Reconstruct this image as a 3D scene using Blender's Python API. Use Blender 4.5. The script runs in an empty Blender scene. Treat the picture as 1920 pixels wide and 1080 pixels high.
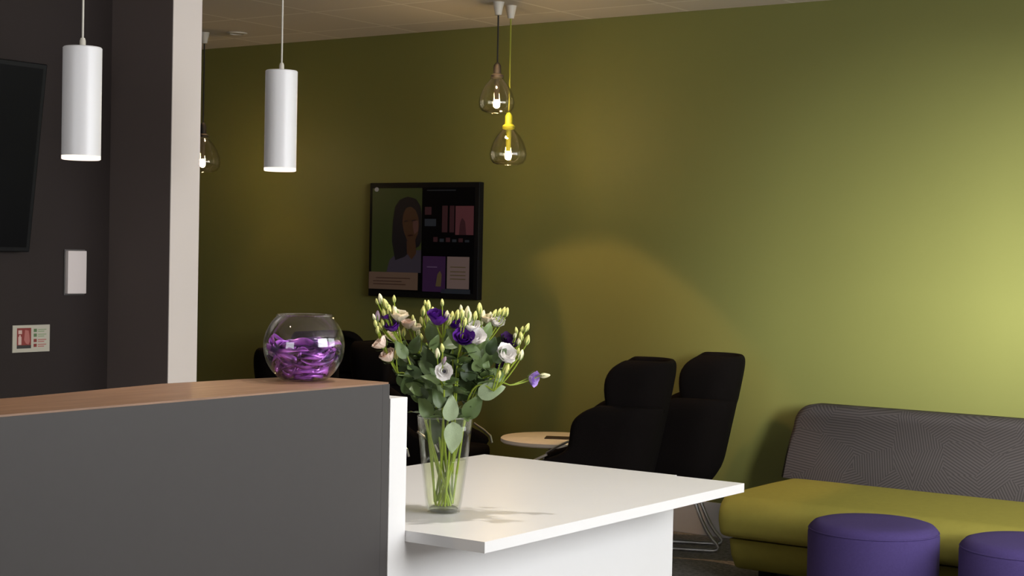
import bpy, bmesh, math, random
from mathutils import Vector, Matrix, Euler
random.seed(7)
PI = math.pi
SC = bpy.context.scene
COL = SC.collection

# ------------------------------------------------------------------ camera
H = 1.45                      # eye height
F = 3058.8                    # focal length in pixels of a 1920 wide frame
YAW, PIT, ROL = 0.61446, -0.021886, 0.019726
fw = Vector((-math.sin(YAW)*math.cos(PIT), math.cos(YAW)*math.cos(PIT), math.sin(PIT)))
rt0 = Vector((math.cos(YAW), math.sin(YAW), 0))
up0 = rt0.cross(fw)
rt = math.cos(ROL)*rt0 + math.sin(ROL)*up0
up = -math.sin(ROL)*rt0 + math.cos(ROL)*up0
EYE = Vector((0, 0, H))
cam = bpy.data.cameras.new('camera')
cam.sensor_width = 36.0
cam.lens = F/1920*36.0
cam.clip_start = 0.05
camo = bpy.data.objects.new('camera', cam)
COL.objects.link(camo)
m = Matrix((rt, up, -fw)).transposed().to_4x4()
m.translation = EYE
camo.matrix_world = m
SC.camera = camo

def at(x, y, d):
    """a point of the room from a direction and its distance along the view"""
    return EYE + (fw + rt*((x-960)/F) - up*((y-540)/F))*d

# ------------------------------------------------------------------ world, lights, exposure
SC.view_settings.view_transform = 'Standard'
SC.view_settings.look = 'None'
SC.view_settings.exposure = 0.30
SC.view_settings.gamma = 1.0
SC.view_settings.use_curve_mapping = False
w = bpy.data.worlds.new('daylight'); SC.world = w; w.use_nodes = True
bg = w.node_tree.nodes['Background']
bg.inputs[0].default_value = (0.80, 0.90, 1.0, 1); bg.inputs[1].default_value = 1.2

WALL_Y = 7.505; CEIL = 2.727; WIN_X = 0.75; LEFT_X = -9.6; FRONT_Y = -2.2
def area(name, loc, rot, sx, sy, power, col):
    l = bpy.data.lights.new(name, 'AREA'); l.shape = 'RECTANGLE'; l.size = sx; l.size_y = sy
    l.energy = power; l.color = col
    o = bpy.data.objects.new(name, l); COL.objects.link(o); o.location = loc; o.rotation_euler = rot
    return o
def spot(name, loc, power, deg, blend, col, target=None, r=0.03):
    l = bpy.data.lights.new(name, 'SPOT'); l.energy = power; l.spot_size = math.radians(deg); l.spot_blend = blend
    l.color = col; l.shadow_soft_size = r
    o = bpy.data.objects.new(name, l); COL.objects.link(o); o.location = loc
    if target is not None:
        d = Vector(target)-Vector(loc)
        o.rotation_euler = d.to_track_quat('-Z', 'Y').to_euler()
    return o
DAY = (0.97, 0.98, 1.0)
BAY_X = WIN_X
# daylight through the windows of the right side and one behind the camera
area('window_daylight', (BAY_X-0.02, 6.05, 1.87), (0, PI/2, 0), 1.42, 2.4, 42, DAY)
area('window_daylight', (BAY_X-0.02, 3.55, 1.87), (0, PI/2, 0), 1.42, 1.95, 76, DAY)
area('window_daylight', (-2.6, FRONT_Y+0.03, 1.5), (PI/2, 0, 0), 2.2, 1.6, 36, DAY)
# hazy low sun slanting in through the bay windows onto the far end of the green wall
sl = bpy.data.lights.new('hazy_sun', 'SUN'); sl.energy = 11.0; sl.angle = math.radians(16); sl.color = (0.98, 1.0, 0.94)
so = bpy.data.objects.new('hazy_sun', sl); COL.objects.link(so); so.location = (3, -3, 4)
so.rotation_euler = Vector((-0.64, 0.76, -0.125)).to_track_quat('-Z', 'Y').to_euler()
WARM = (1.0, 0.60, 0.28)
# unseen ceiling spots: two added for the pendants' wall arcs, two light the desk
spot('unseen_spot', (-4.76, 6.55, CEIL-0.03), 62, 78, 0.14, WARM, (-4.76, 6.62, 0))
spot('unseen_spot', (-7.0, 7.03, CEIL-0.03), 14, 52, 0.25, WARM, (-7.0, 7.06, 0))
spot('unseen_spot', (-2.6, 3.7, CEIL-0.03), 62, 95, 0.6, (1.0, 0.93, 0.86), (-2.75, 3.6, 0))
spot('unseen_spot', (-3.2, 1.9, CEIL-0.03), 30, 100, 0.6, (1.0, 0.80, 0.58), (-3.2, 1.9, 0))

# ------------------------------------------------------------------ helpers: materials
def newmat(name):
    mt = bpy.data.materials.new(name); mt.use_nodes = True
    nt = mt.node_tree; b = nt.nodes['Principled BSDF']
    return mt, nt, b
def M(name, col, rough=0.5, metal=0.0, spec=0.5, noise=None, bump=None, sheen=0.0, emit=None):
    mt, nt, b = newmat(name)
    b.inputs['Base Color'].default_value = (*col, 1)
    b.inputs['Roughness'].default_value = rough
    b.inputs['Metallic'].default_value = metal
    b.inputs['Specular IOR Level'].default_value = spec
    if sheen: b.inputs['Sheen Weight'].default_value = sheen
    if emit:
        b.inputs['Emission Color'].default_value = (*emit[0], 1); b.inputs['Emission Strength'].default_value = emit[1]
    if noise or bump:
        tc = nt.nodes.new('ShaderNodeTexCoord')
    if noise:
        sc_, amt = noise
        n = nt.nodes.new('ShaderNodeTexNoise'); n.inputs['Scale'].default_value = sc_; n.inputs['Detail'].default_value = 4
        nt.links.new(tc.outputs['Object'], n.inputs['Vector'])
        cr = nt.nodes.new('ShaderNodeMix'); cr.data_type = 'RGBA'
        cr.inputs[6].default_value = (*[c*(1-amt) for c in col], 1); cr.inputs[7].default_value = (*[min(1, c*(1+amt)) for c in col], 1)
        nt.links.new(n.outputs['Fac'], cr.inputs[0]); nt.links.new(cr.outputs[2], b.inputs['Base Color'])
    if bump:
        sc_, st = bump
        n2 = nt.nodes.new('ShaderNodeTexNoise'); n2.inputs['Scale'].default_value = sc_; n2.inputs['Detail'].default_value = 3
        nt.links.new(tc.outputs['Object'], n2.inputs['Vector'])
        bp = nt.nodes.new('ShaderNodeBump'); bp.inputs['Strength'].default_value = st; bp.inputs['Distance'].default_value = 0.003
        nt.links.new(n2.outputs['Fac'], bp.inputs['Height']); nt.links.new(bp.outputs[0], b.inputs['Normal'])
    return mt
def glass(name, tint=(1, 1, 1), base=0.05, edge=0.75, pw=3.5, rough=0.02):
    """thin clear glass: lets light straight through, mirrors more towards its edges"""
    mt = bpy.data.materials.new(name); mt.use_nodes = True; nt = mt.node_tree; nt.nodes.clear()
    out = nt.nodes.new('ShaderNodeOutputMaterial'); mix = nt.nodes.new('ShaderNodeMixShader')
    tr = nt.nodes.new('ShaderNodeBsdfTransparent'); tr.inputs[0].default_value = (*tint, 1)
    gl = nt.nodes.new('ShaderNodeBsdfGlossy'); gl.inputs['Roughness'].default_value = rough
    lw = nt.nodes.new('ShaderNodeLayerWeight'); lw.inputs[0].default_value = 0.5
    p = nt.nodes.new('ShaderNodeMath'); p.operation = 'POWER'; p.inputs[1].default_value = pw
    ma = nt.nodes.new('ShaderNodeMath'); ma.operation = 'MULTIPLY_ADD'; ma.inputs[1].default_value = edge; ma.inputs[2].default_value = base
    nt.links.new(lw.outputs['Facing'], p.inputs[0]); nt.links.new(p.outputs[0], ma.inputs[0]); nt.links.new(ma.outputs[0], mix.inputs[0])
    nt.links.new(tr.outputs[0], mix.inputs[1]); nt.links.new(gl.outputs[0], mix.inputs[2]); nt.links.new(mix.outputs[0], out.inputs[0])
    return mt
def emitter(name, col, s):
    mt = bpy.data.materials.new(name); mt.use_nodes = True; nt = mt.node_tree; nt.nodes.clear()
    o = nt.nodes.new('ShaderNodeOutputMaterial'); e = nt.nodes.new('ShaderNodeEmission')
    e.inputs[0].default_value = (*col, 1); e.inputs[1].default_value = s; nt.links.new(e.outputs[0], o.inputs[0])
    return mt

green_paint = M('olive green paint', (0.172, 0.174, 0.050), 0.55, noise=(1.5, 0.04), bump=(260, 0.05), spec=0.3)
grey_paint = M('charcoal paint', (0.030, 0.0225, 0.0205), 0.65, noise=(2.0, 0.05), bump=(260, 0.05), spec=0.15)
lifted_paint = M('light-lifted brown-grey', (0.115, 0.090, 0.082), 0.65, noise=(2.0, 0.05), bump=(260, 0.05), spec=0.15)  # column tone raised in the colour to make up for weak front light
white_paint = M('white paint', (0.74, 0.66, 0.61), 0.55)
plain_paint = M('pale wall paint', (0.5, 0.47, 0.42), 0.7)
skirt_mat = M('grey skirting paint', (0.55, 0.53, 0.53), 0.45)
white_lam = M('white laminate', (0.80, 0.79, 0.78), 0.32, noise=(6, 0.015))
grey_lam = M('grey laminate', (0.066, 0.061, 0.059), 0.5, noise=(40, 0.03), spec=0.2)
black_plastic = M('black plastic', (0.005, 0.005, 0.006), 0.45, spec=0.15)
screen_black = M('dark screen glass', (0.002, 0.002, 0.003), 0.4, spec=0.08)
black_fabric = M('black upholstery', (0.0062, 0.0048, 0.0045), 0.95, noise=(180, 0.3), bump=(420, 0.25), spec=0.06)
chrome = M('chrome', (0.85, 0.85, 0.86), 0.28, 1.0)
lime_fabric = M('olive upholstery', (0.30, 0.265, 0.052), 0.85, noise=(30, 0.08), bump=(500, 0.25), spec=0.2)
purple_fabric = M('purple upholstery', (0.072, 0.050, 0.170), 0.9, noise=(120, 0.14), bump=(420, 0.3), spec=0.15)
white_metal = M('white lacquered metal', (0.80, 0.79, 0.80), 0.35)
cup_mat = M('cream ceiling cup', (0.62, 0.58, 0.50), 0.5)
cord_white = M('white cord', (0.6, 0.57, 0.5), 0.6)
cord_black = M('black cord', (0.008, 0.007, 0.006), 0.6)
cord_lime = M('lime cord', (0.24, 0.26, 0.015), 0.5)
table_lam = M('cream table top', (0.80, 0.74, 0.66), 0.4)
glow = emitter('warm lamp diffuser', (1.0, 0.86, 0.70), 1.15)
bulb_glow = emitter('hot bulb', (1.0, 0.70, 0.34), 260.0)
clear = glass('clear glass')
pane_glass = glass('window glass', base=0.03, edge=0.5)
amber_clear = glass('faintly smoky glass', (0.985, 0.965, 0.90), 0.06, 0.95, 2.3)
vase_glass = glass('vase glass', (0.985, 0.992, 0.975), 0.035, 0.6, 3.0)
water_mat = glass('water', (0.97, 0.985, 0.86), 0.02, 0.35, 3.0)

def wood_mat():
    mt, nt, b = newmat('brown wood veneer')
    tc = nt.nodes.new('ShaderNodeTexCoord'); mp = nt.nodes.new('ShaderNodeMapping'); mp.inputs['Scale'].default_value = (22, 1.6, 22)
    n = nt.nodes.new('ShaderNodeTexNoise'); n.inputs['Scale'].default_value = 3; n.inputs['Detail'].default_value = 6
    r = nt.nodes.new('ShaderNodeValToRGB')
    r.color_ramp.elements[0].position = 0.3; r.color_ramp.elements[0].color = (0.21, 0.115, 0.065, 1)
    r.color_ramp.elements[1].position = 0.75; r.color_ramp.elements[1].color = (0.35, 0.20, 0.12, 1)
    nt.links.new(tc.outputs['Object'], mp.inputs[0]); nt.links.new(mp.outputs[0], n.inputs['Vector'])
    nt.links.new(n.outputs['Fac'], r.inputs[0]); nt.links.new(r.outputs[0], b.inputs['Base Color'])
    b.inputs['Roughness'].default_value = 0.42
    return mt
wood = wood_mat()
def carpet_mat():
    mt, nt, b = newmat('grey loop carpet')
    tc = nt.nodes.new('ShaderNodeTexCoord')
    n = nt.nodes.new('ShaderNodeTexNoise'); n.inputs['Scale'].default_value = 45; n.inputs['Detail'].default_value = 8; n.inputs['Roughness'].default_value = 0.8
    r = nt.nodes.new('ShaderNodeValToRGB')
    r.color_ramp.elements[0].position = 0.35; r.color_ramp.elements[0].color = (0.075, 0.070, 0.070, 1)
    r.color_ramp.elements[1].position = 0.68; r.color_ramp.elements[1].color = (0.36, 0.34, 0.34, 1)
    nt.links.new(tc.outputs['Object'], n.inputs['Vector']); nt.links.new(n.outputs['Fac'], r.inputs[0]); nt.links.new(r.outputs[0], b.inputs['Base Color'])
    bp = nt.nodes.new('ShaderNodeBump'); bp.inputs['Strength'].default_value = 0.6; bp.inputs['Distance'].default_value = 0.006
    nt.links.new(n.outputs['Fac'], bp.inputs['Height']); nt.links.new(bp.outputs[0], b.inputs['Normal'])
    b.inputs['Roughness'].default_value = 0.95
    return mt
carpet = carpet_mat()
def tile_mat():
    mt, nt, b = newmat('mineral ceiling tiles')
    tc = nt.nodes.new('ShaderNodeTexCoord')
    br = nt.nodes.new('ShaderNodeTexBrick'); br.offset = 0.0; br.squash = 1.0
    br.inputs['Scale'].default_value = 1.0; br.inputs['Brick Width'].default_value = 0.6; br.inputs['Row Height'].default_value = 0.6
    br.inputs['Mortar Size'].default_value = 0.010; br.inputs['Mortar Smooth'].default_value = 0.2
    br.inputs['Color1'].default_value = (0.66, 0.60, 0.53, 1); br.inputs['Color2'].default_value = (0.60, 0.54, 0.47, 1)
    br.inputs['Mortar'].default_value = (0.78, 0.73, 0.66, 1)
    n = nt.nodes.new('ShaderNodeTexNoise'); n.inputs['Scale'].default_value = 160; n.inputs['Detail'].default_value = 4
    bp = nt.nodes.new('ShaderNodeBump'); bp.inputs['Strength'].default_value = 0.25; bp.inputs['Distance'].default_value = 0.004
    nt.links.new(tc.outputs['Object'], br.inputs['Vector']); nt.links.new(tc.outputs['Object'], n.inputs['Vector'])
    nt.links.new(br.outputs['Color'], b.inputs['Base Color'])
    nt.links.new(n.outputs['Fac'], bp.inputs['Height']); nt.links.new(bp.outputs[0], b.inputs['Normal'])
    b.inputs['Roughness'].default_value = 0.9
    return mt
tiles = tile_mat()
def leaf_pattern_mat():
    """grey woven cloth with patches of fine stripes running different ways, like feathers"""
    mt, nt, b = newmat('grey feather weave')
    L = nt.links.new; N = nt.nodes.new
    tc = N('ShaderNodeTexCoord'); sep = N('ShaderNodeSeparateXYZ'); L(tc.outputs['Object'], sep.inputs[0])
    cmb = N('ShaderNodeCombineXYZ'); L(sep.outputs['X'], cmb.inputs['X']); L(sep.outputs['Z'], cmb.inputs['Y'])
    vo = N('ShaderNodeTexVoronoi'); vo.voronoi_dimensions = '2D'; vo.inputs['Scale'].default_value = 6.5; vo.inputs['Randomness'].default_value = 1.0
    L(cmb.outputs[0], vo.inputs['Vector'])
    sc_ = N('ShaderNodeSeparateColor'); L(vo.outputs['Color'], sc_.inputs[0])
    ang = N('ShaderNodeMath'); ang.operation = 'MULTIPLY'; ang.inputs[1].default_value = PI; L(sc_.outputs[0], ang.inputs[0])
    rot = N('ShaderNodeVectorRotate'); rot.rotation_type = 'Z_AXIS'; L(cmb.outputs[0], rot.inputs['Vector']); L(ang.outputs[0], rot.inputs['Angle'])
    s2 = N('ShaderNodeSeparateXYZ'); L(rot.outputs[0], s2.inputs[0])
    f = N('ShaderNodeMath'); f.operation = 'MULTIPLY'; f.inputs[1].default_value = 520.0; L(s2.outputs['X'], f.inputs[0])
    si = N('ShaderNodeMath'); si.operation = 'SINE'; L(f.outputs[0], si.inputs[0])
    r = N('ShaderNodeValToRGB')
    r.color_ramp.elements[0].position = 0.0; r.color_ramp.elements[0].color = (0.034, 0.029, 0.029, 1)
    r.color_ramp.elements[1].position = 0.9; r.color_ramp.elements[1].color = (0.066, 0.056, 0.056, 1)
    ma = N('ShaderNodeMath'); ma.operation = 'MULTIPLY_ADD'; ma.inputs[1].default_value = 0.5; ma.inputs[2].default_value = 0.5
    L(si.outputs[0], ma.inputs[0]); L(ma.outputs[0], r.inputs[0]); L(r.outputs[0], b.inputs['Base Color'])
    b.inputs['Roughness'].default_value = 0.85; b.inputs['Specular IOR Level'].default_value = 0.2
    return mt
feather = leaf_pattern_mat()

# ------------------------------------------------------------------ helpers: objects and shapes
def tag(o, label=None, cat=None, group=None, kind=None):
    if label: o['label'] = label
    if cat: o['category'] = cat
    if group: o['group'] = group
    if kind: o['kind'] = kind
    return o
def empty(name, loc, label, cat, group=None, rz=0.0):
    o = bpy.data.objects.new(name, None); COL.objects.link(o); o.location = loc; o.rotation_euler = (0, 0, rz)
    o.empty_display_size = 0.05
    return tag(o, label, cat, group)
def obj(name, bm, mats, parent=None, smooth=True, angle=40):
    me = bpy.data.meshes.new(name)
    bmesh.ops.recalc_face_normals(bm, faces=bm.faces)
    bm.to_mesh(me); bm.free()
    for mt in (mats if isinstance(mats, (list, tuple)) else [mats]): me.materials.append(mt)
    if smooth and len(me.polygons) > 60:
        for p in me.polygons: p.use_smooth = True
        try: me.set_sharp_from_angle(angle=math.radians(angle))
        except Exception: pass
    o = bpy.data.objects.new(name, me); COL.objects.link(o)
    if parent: o.parent = parent
    return o
def box(bm, x0, x1, y0, y1, z0, z1, bev=0.0, mi=0, seg=2):
    vs = [bm.verts.new((x, y, z)) for x in (x0, x1) for y in (y0, y1) for z in (z0, z1)]
    q = [(0, 1, 3, 2), (4, 6, 7, 5), (0, 4, 5, 1), (2, 3, 7, 6), (0, 2, 6, 4), (1, 5, 7, 3)]
    fs = [bm.faces.new([vs[i] for i in k]) for k in q]
    for f in fs: f.material_index = mi
    if bev:
        es = list({e for f in fs for e in f.edges})
        r = bmesh.ops.bevel(bm, geom=es, offset=bev, segments=seg, profile=0.5, affect='EDGES')
        for f in r['faces']: f.material_index = mi
    return bm
def BOX(*a, **k): return box(bmesh.new(), *a, **k)
def lathe(bm, prof, seg=40, close=False, mi=0, c=(0, 0, 0)):
    rings = []
    for (r, z) in prof:
        if r < 1e-6: rings.append([bm.verts.new((c[0], c[1], c[2]+z))])
        else: rings.append([bm.verts.new((c[0]+r*math.cos(2*PI*i/seg), c[1]+r*math.sin(2*PI*i/seg), c[2]+z)) for i in range(seg)])
    prs = list(zip(rings[:-1], rings[1:])) + ([(rings[-1], rings[0])] if close else [])
    for a, b in prs:
        for i in range(seg):
            j = (i+1) % seg
            if len(a) == 1 and len(b) == 1: continue
            if len(a) == 1: f = bm.faces.new((a[0], b[j], b[i]))
            elif len(b) == 1: f = bm.faces.new((a[i], a[j], b[0]))
            else: f = bm.faces.new((a[i], a[j], b[j], b[i]))
            f.material_index = mi
    return bm
def tube(bm, pts, r, seg=8, mi=0, cap=True):
    """round bar along points; r a number or one per point"""
    pts = [Vector(p) for p in pts]; n = len(pts)
    rs = r if isinstance(r, (list, tuple)) else [r]*n
    t0 = (pts[1]-pts[0]).normalized()
    u = t0.orthogonal().normalized(); rings = []
    for i, p in enumerate(pts):
        t = (pts[min(i+1, n-1)]-pts[max(i-1, 0)]).normalized()
        u = (u - t*u.dot(t)); u = u.normalized() if u.length > 1e-6 else t.orthogonal().normalized()
        v = t.cross(u)
        rings.append([bm.verts.new(p+(u*math.cos(2*PI*k/seg)+v*math.sin(2*PI*k/seg))*rs[i]) for k in range(seg)])
    for a, b in zip(rings[:-1], rings[1:]):
        for k in range(seg):
            f = bm.faces.new((a[k], a[(k+1) % seg], b[(k+1) % seg], b[k])); f.material_index = mi
    if cap:
        for q in (list(reversed(rings[0])), rings[-1]):
            f = bm.faces.new(q); f.material_index = mi
    return bm
def bez(p0, p1, p2, n=8):
    p0, p1, p2 = Vector(p0), Vector(p1), Vector(p2)
    return [p0*(1-t)**2 + p1*2*t*(1-t) + p2*t*t for t in [i/n for i in range(n+1)]]
def prism(bm, poly, z0, z1, mi=0):
    a = [bm.verts.new((x, y, z0)) for x, y in poly]; b = [bm.verts.new((x, y, z1)) for x, y in poly]
    fs = [bm.faces.new(a[::-1]), bm.faces.new(b)]
    n = len(poly)
    for i in range(n): fs.append(bm.faces.new((a[i], a[(i+1) % n], b[(i+1) % n], b[i])))
    for f in fs: f.material_index = mi
    return bm
def subsurf(o, lv=1):
    s = o.modifiers.new('smooth', 'SUBSURF'); s.levels = lv; s.render_levels = lv
def solid(o, t, off=0.0):
    s = o.modifiers.new('thickness', 'SOLIDIFY'); s.thickness = t; s.offset = off
def copy_tree(o, parent=None):
    c = o.copy(); COL.objects.link(c); c.parent = parent
    for ch in list(o.children): copy_tree(ch, c)
    return c
def struct(name, bm, mt): return tag(obj(name, bm, mt, smooth=False), kind='structure')

# ------------------------------------------------------------------ the room
X0, X1, Y0, Y1 = LEFT_X, WIN_X, FRONT_Y, WALL_Y
struct('floor', BOX(X0-.1, X1+.2, Y0-.2, Y1+.1, -0.1, 0), carpet)
struct('ceiling', BOX(X0-.1, X1+.2, Y0-.2, Y1+.1, CEIL, CEIL+0.1), tiles)
struct('wall_back', BOX(X0-.1, X1+.2, Y1, Y1+0.1, 0, CEIL), green_paint)
struct('wall_far', BOX(X0-.1, X0, Y0, Y1, 0, CEIL), plain_paint)
WL = -4.965; PY = 4.30; PX = -4.622; PY2 = 4.447
struct('wall_left', BOX(WL-.15, WL, Y0, PY2, 0, CEIL), grey_paint)
# the square column at the wall's end: brown-grey with light put into its tone towards the desk, white on its window side
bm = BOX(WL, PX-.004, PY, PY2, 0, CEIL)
struct('wall_column', bm, lifted_paint)
struct('trim_1', BOX(PX-.004, PX, PY, PY2, 0, CEIL), white_paint)
struct('baseboard_back', BOX(X0, X1, Y1-0.016, Y1, 0, 0.175, bev=0.003), skirt_mat)
# right wall with the two windows beside the seating area
bm = bmesh.new()
def pierced(bm, x0, x1, ya, yb, wins, zs0, zs1):
    edges = [ya] + [e for p in wins for e in p] + [yb]
    for i in range(0, len(edges), 2): box(bm, x0, x1, edges[i], edges[i+1], 0, CEIL)
    for a, b_ in wins:
        box(bm, x0, x1, a, b_, 0, zs0); box(bm, x0, x1, a, b_, zs1, CEIL)
bay_wins = [(2.55, 4.55), (4.8, 7.3)]
pierced(bm, BAY_X, BAY_X+.2, Y0-.2, Y1+.1, bay_wins, 1.15, 2.60)
struct('wall_right', bm, plain_paint)
bm = bmesh.new()
fx = (-3.7, -1.5); fz = (0.7, 2.3)
box(bm, X0-.1, fx[0], Y0-.2, Y0, 0, CEIL); box(bm, fx[1], X1+.2, Y0-.2, Y0, 0, CEIL)
box(bm, *fx, Y0-.2, Y0, 0, fz[0]); box(bm, *fx, Y0-.2, Y0, fz[1], CEIL)
struct('wall_front', bm, plain_paint)
for k, (wx, a, b_, zs0, zs1) in enumerate([(BAY_X, *w_, 1.15, 2.60) for w_ in bay_wins]):
    r = bpy.data.objects.new('window_%d' % (k+1), None); COL.objects.link(r); r.location = (wx+.1, a, zs0); tag(r, kind='structure')
    bm = bmesh.new(); W_, H_ = b_-a, zs1-zs0
    for y in (0, W_/2-.03, W_-.06): box(bm, -.03, .03, y, y+.06, 0, H_)
    for z in (0, H_-.06): box(bm, -.028, .028, 0, W_, z, z+.06)
    obj('window_frame', bm, white_metal, r, smooth=False)
    obj('window_pane', BOX(-.004, .004, .03, W_-.03, .03, H_-.03), pane_glass, r, smooth=False)
r = bpy.data.objects.new('window_3', None); COL.objects.link(r); r.location = (fx[0], Y0-.1, fz[0]); tag(r, kind='structure')
bm = bmesh.new(); W_, H_ = fx[1]-fx[0], fz[1]-fz[0]
for x in (0, W_/2-.03, W_-.06): box(bm, x, x+.06, -.03, .03, 0, H_)
for z in (0, H_-.06): box(bm, 0, W_, -.028, .028, z, z+.06)
obj('window_frame', bm, white_metal, r, smooth=False)
obj('window_pane', BOX(.03, W_-.03, -.004, .004, .03, H_-.03), pane_glass, r, smooth=False)

# ------------------------------------------------------------------ reception counter and white desk
CT = 1.12; CX = -2.585; CYE = 3.145; CY0 = 0.95; BX = -2.86
cnt = empty('reception_counter', (-2.72, 2.0, 0), 'tall charcoal grey reception counter with a narrow brown wood top', 'counter')
def rel(bm, root):
    bmesh.ops.translate(bm, verts=bm.verts, vec=-Vector(root.location)); return bm
obj('front_panel', rel(BOX(CX-.025, CX, CY0, CYE-.0286, 0, CT-.004, bev=.001), cnt), grey_lam, cnt)
obj('end_panel', rel(BOX(BX, CX-.0005, CYE-.028, CYE, 0, CT-.004, bev=.0015), cnt), grey_lam, cnt)
obj('end_panel', rel(BOX(BX, CX-.025, CY0, CY0+.025, 0, CT-.004, bev=.0015), cnt), grey_lam, cnt)
obj('back_panel', rel(BOX(BX, BX+.02, CY0+.025, CYE-.028, 0, CT-.004), cnt), white_lam, cnt)
bm = prism(bmesh.new(), [(CX-.002, CY0), (CX-.002, CYE-.03), (CX-.004, CYE-.001), (BX+.03, CYE-.001), (BX, CYE-.03), (BX-.035, CYE-.22), (BX-.06, CYE-.45), (BX, CYE-.9), (BX, CY0)], CT-.004, CT)
obj('counter_top', rel(bm, cnt), wood, cnt, smooth=False)

DT = 0.74; DX0, DX1, DY0, DY1 = -3.36, -2.337, 3.218, 4.602
dsk = empty('reception_desk', (-2.85, 3.9, 0), 'white laminate desk with overhanging worktop under the flower vase', 'desk')
obj('worktop', rel(BOX(DX0, -2.589, DY0, DY1+.012, DT-.028, DT), dsk), white_lam, dsk)
obj('front_ledge', rel(BOX(-2.589, DX1, DY0, DY1-.005, DT-.028, DT), dsk), white_lam, dsk)
obj('modesty_panel', rel(BOX(-2.61, -2.589, DY0+.001, DY1-.004, 0, DT-.029, bev=.001), dsk), white_lam, dsk)
obj('gable_panel', rel(BOX(-2.90, -2.586, CYE+.004, DY0-.001, 0, 1.079, bev=.0015), dsk), white_lam, dsk)
obj('side_panel', rel(BOX(DX0, -2.612, DY1-.04, DY1-.015, 0, DT-.029, bev=.001), dsk), white_lam, dsk)

# ------------------------------------------------------------------ sofa and poufs along the wall
SX0, SX1 = -3.36, -0.55
sof = empty('sofa', (-2.0, 6.9, 0), 'long armless sofa with olive seat and grey feather-patterned backrest', 'sofa')
def rounded_section(x0, x1, prof, nx=14, end_r=0.05):
    """closed y-z outline swept along x with softened ends"""
    bm = bmesh.new(); cy = sum(p[0] for p in prof)/len(prof); cz = sum(p[1] for p in prof)/len(prof)
    xs = [(x0, 0.90), (x0+end_r*.15, 0.955), (x0+end_r*.5, 0.985), (x0+end_r, 1.0)]
    xs += [(x0+end_r+(x1-x0-2*end_r)*i/nx, 1.0) for i in range(1, nx)]
    xs += [(x1-end_r, 1.0), (x1-end_r*.5, .985), (x1-end_r*.15, .955), (x1, .90)]
    rings = []
    for x, s in xs:
        e = (1-s)*0.45
        rings.append([bm.verts.new((x, cy+(y-cy)*(1-e), cz+(z-cz)*(1-e))) for y, z in prof])
    n = len(prof)
    for a, b in zip(rings[:-1], rings[1:]):
        for k in range(n): bm.faces.new((a[k], a[(k+1) % n], b[(k+1) % n], b[k]))
    bm.faces.new(rings[0][::-1]); bm.faces.new(rings[-1])
    return bm
def arc(cy, cz, r, a0, a1, n=6): return [(cy+r*math.cos(math.radians(a0+(a1-a0)*i/n)), cz+r*math.sin(math.radians(a0+(a1-a0)*i/n))) for i in range(n+1)]
# seat: rounded nose at the front (low y)
prof = arc(6.455, 0.305, 0.095, 90, 190, 8) + arc(6.415, 0.262, 0.045, 190, 262, 3) + [(6.9, 0.212), (7.36, 0.212), (7.36, 0.40)] + [(7.2, 0.402), (6.9, 0.405), (6.65, 0.404)]
o = obj('seat', rel(rounded_section(SX0, SX1, prof, end_r=.06), sof), lime_fabric, sof)
prof = [(6.44, 0.205), (6.46, 0.13), (6.50, 0.072), (6.52, 0.062), (7.36, 0.062), (7.36, 0.205)]
obj('base', rel(rounded_section(SX0+.012, SX1-.012, prof, end_r=.03), sof), lime_fabric, sof)
for x in (SX0+.12, -2.0, SX1-.12):
    for y in (6.62, 7.25):
        obj('foot', rel(BOX(x-.03, x+.03, y-.03, y+.03, 0, 0.064), sof), black_plastic, sof, smooth=False)
# backrest: leaning slab with rounded top and rounded upper corners
bm = bmesh.new()
bx0, bx1 = -3.43, -0.50
def back_outline():
    pts = [(bx0, 0.40)]
    pts += [(bx0+.004, 0.5), (bx0+.012, 0.58), (bx0+.022, 0.64)]
    for i in range(0, 7):
        a = math.radians(180-90*i/6); pts.append((bx0+.022+.085+.085*math.cos(a), 0.662+.085*math.sin(a)))
    for i in range(1, 9): pts.append((bx0+.107+(bx1-bx0-.2)*i/9, 0.747))
    for i in range(0, 7):
        a = math.radians(90-90*i/6); pts.append((bx1-.107+.085*math.cos(a), 0.662+.085*math.sin(a)))
    pts += [(bx1, 0.40)]
    return pts
fr = []; bk = []; f2 = []; b2 = []
ol = back_outline(); cx = (bx0+bx1)/2
for x, z in ol:
    lean = (z-0.40)*0.32
    e = 0.025 if z > .41 else 0.0
    sx = 1 if x < cx else -1
    inx = x + sx*(0.022 if (x-bx0 < .2 or bx1-x < .2) else 0); inz = z - (0.022 if z > .6 else 0)
    fr.append(bm.verts.new((inx, 7.105+lean, inz)))
    f2.append(bm.verts.new((x, 7.135+lean, z)))
    b2.append(bm.verts.new((x, min(7.135+lean+.10, 7.46), z)))
    bk.append(bm.verts.new((inx, min(7.135+lean+.135, 7.485), inz)))
n = len(ol)
for A_, B_ in ((fr, f2), (f2, b2), (b2, bk)):
    for i in range(n-1): bm.faces.new((A_[i], A_[i+1], B_[i+1], B_[i]))
bm.faces.new(fr); bm.faces.new(bk[::-1])
bm.faces.new((fr[0], f2[0], b2[0], bk[0], bk[-1], b2[-1], f2[-1], fr[-1]))
o = obj('backrest', rel(bm, sof), feather, sof, angle=50)
o['label'] = 'grey backrest with a feather-like stripe weave'

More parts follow.
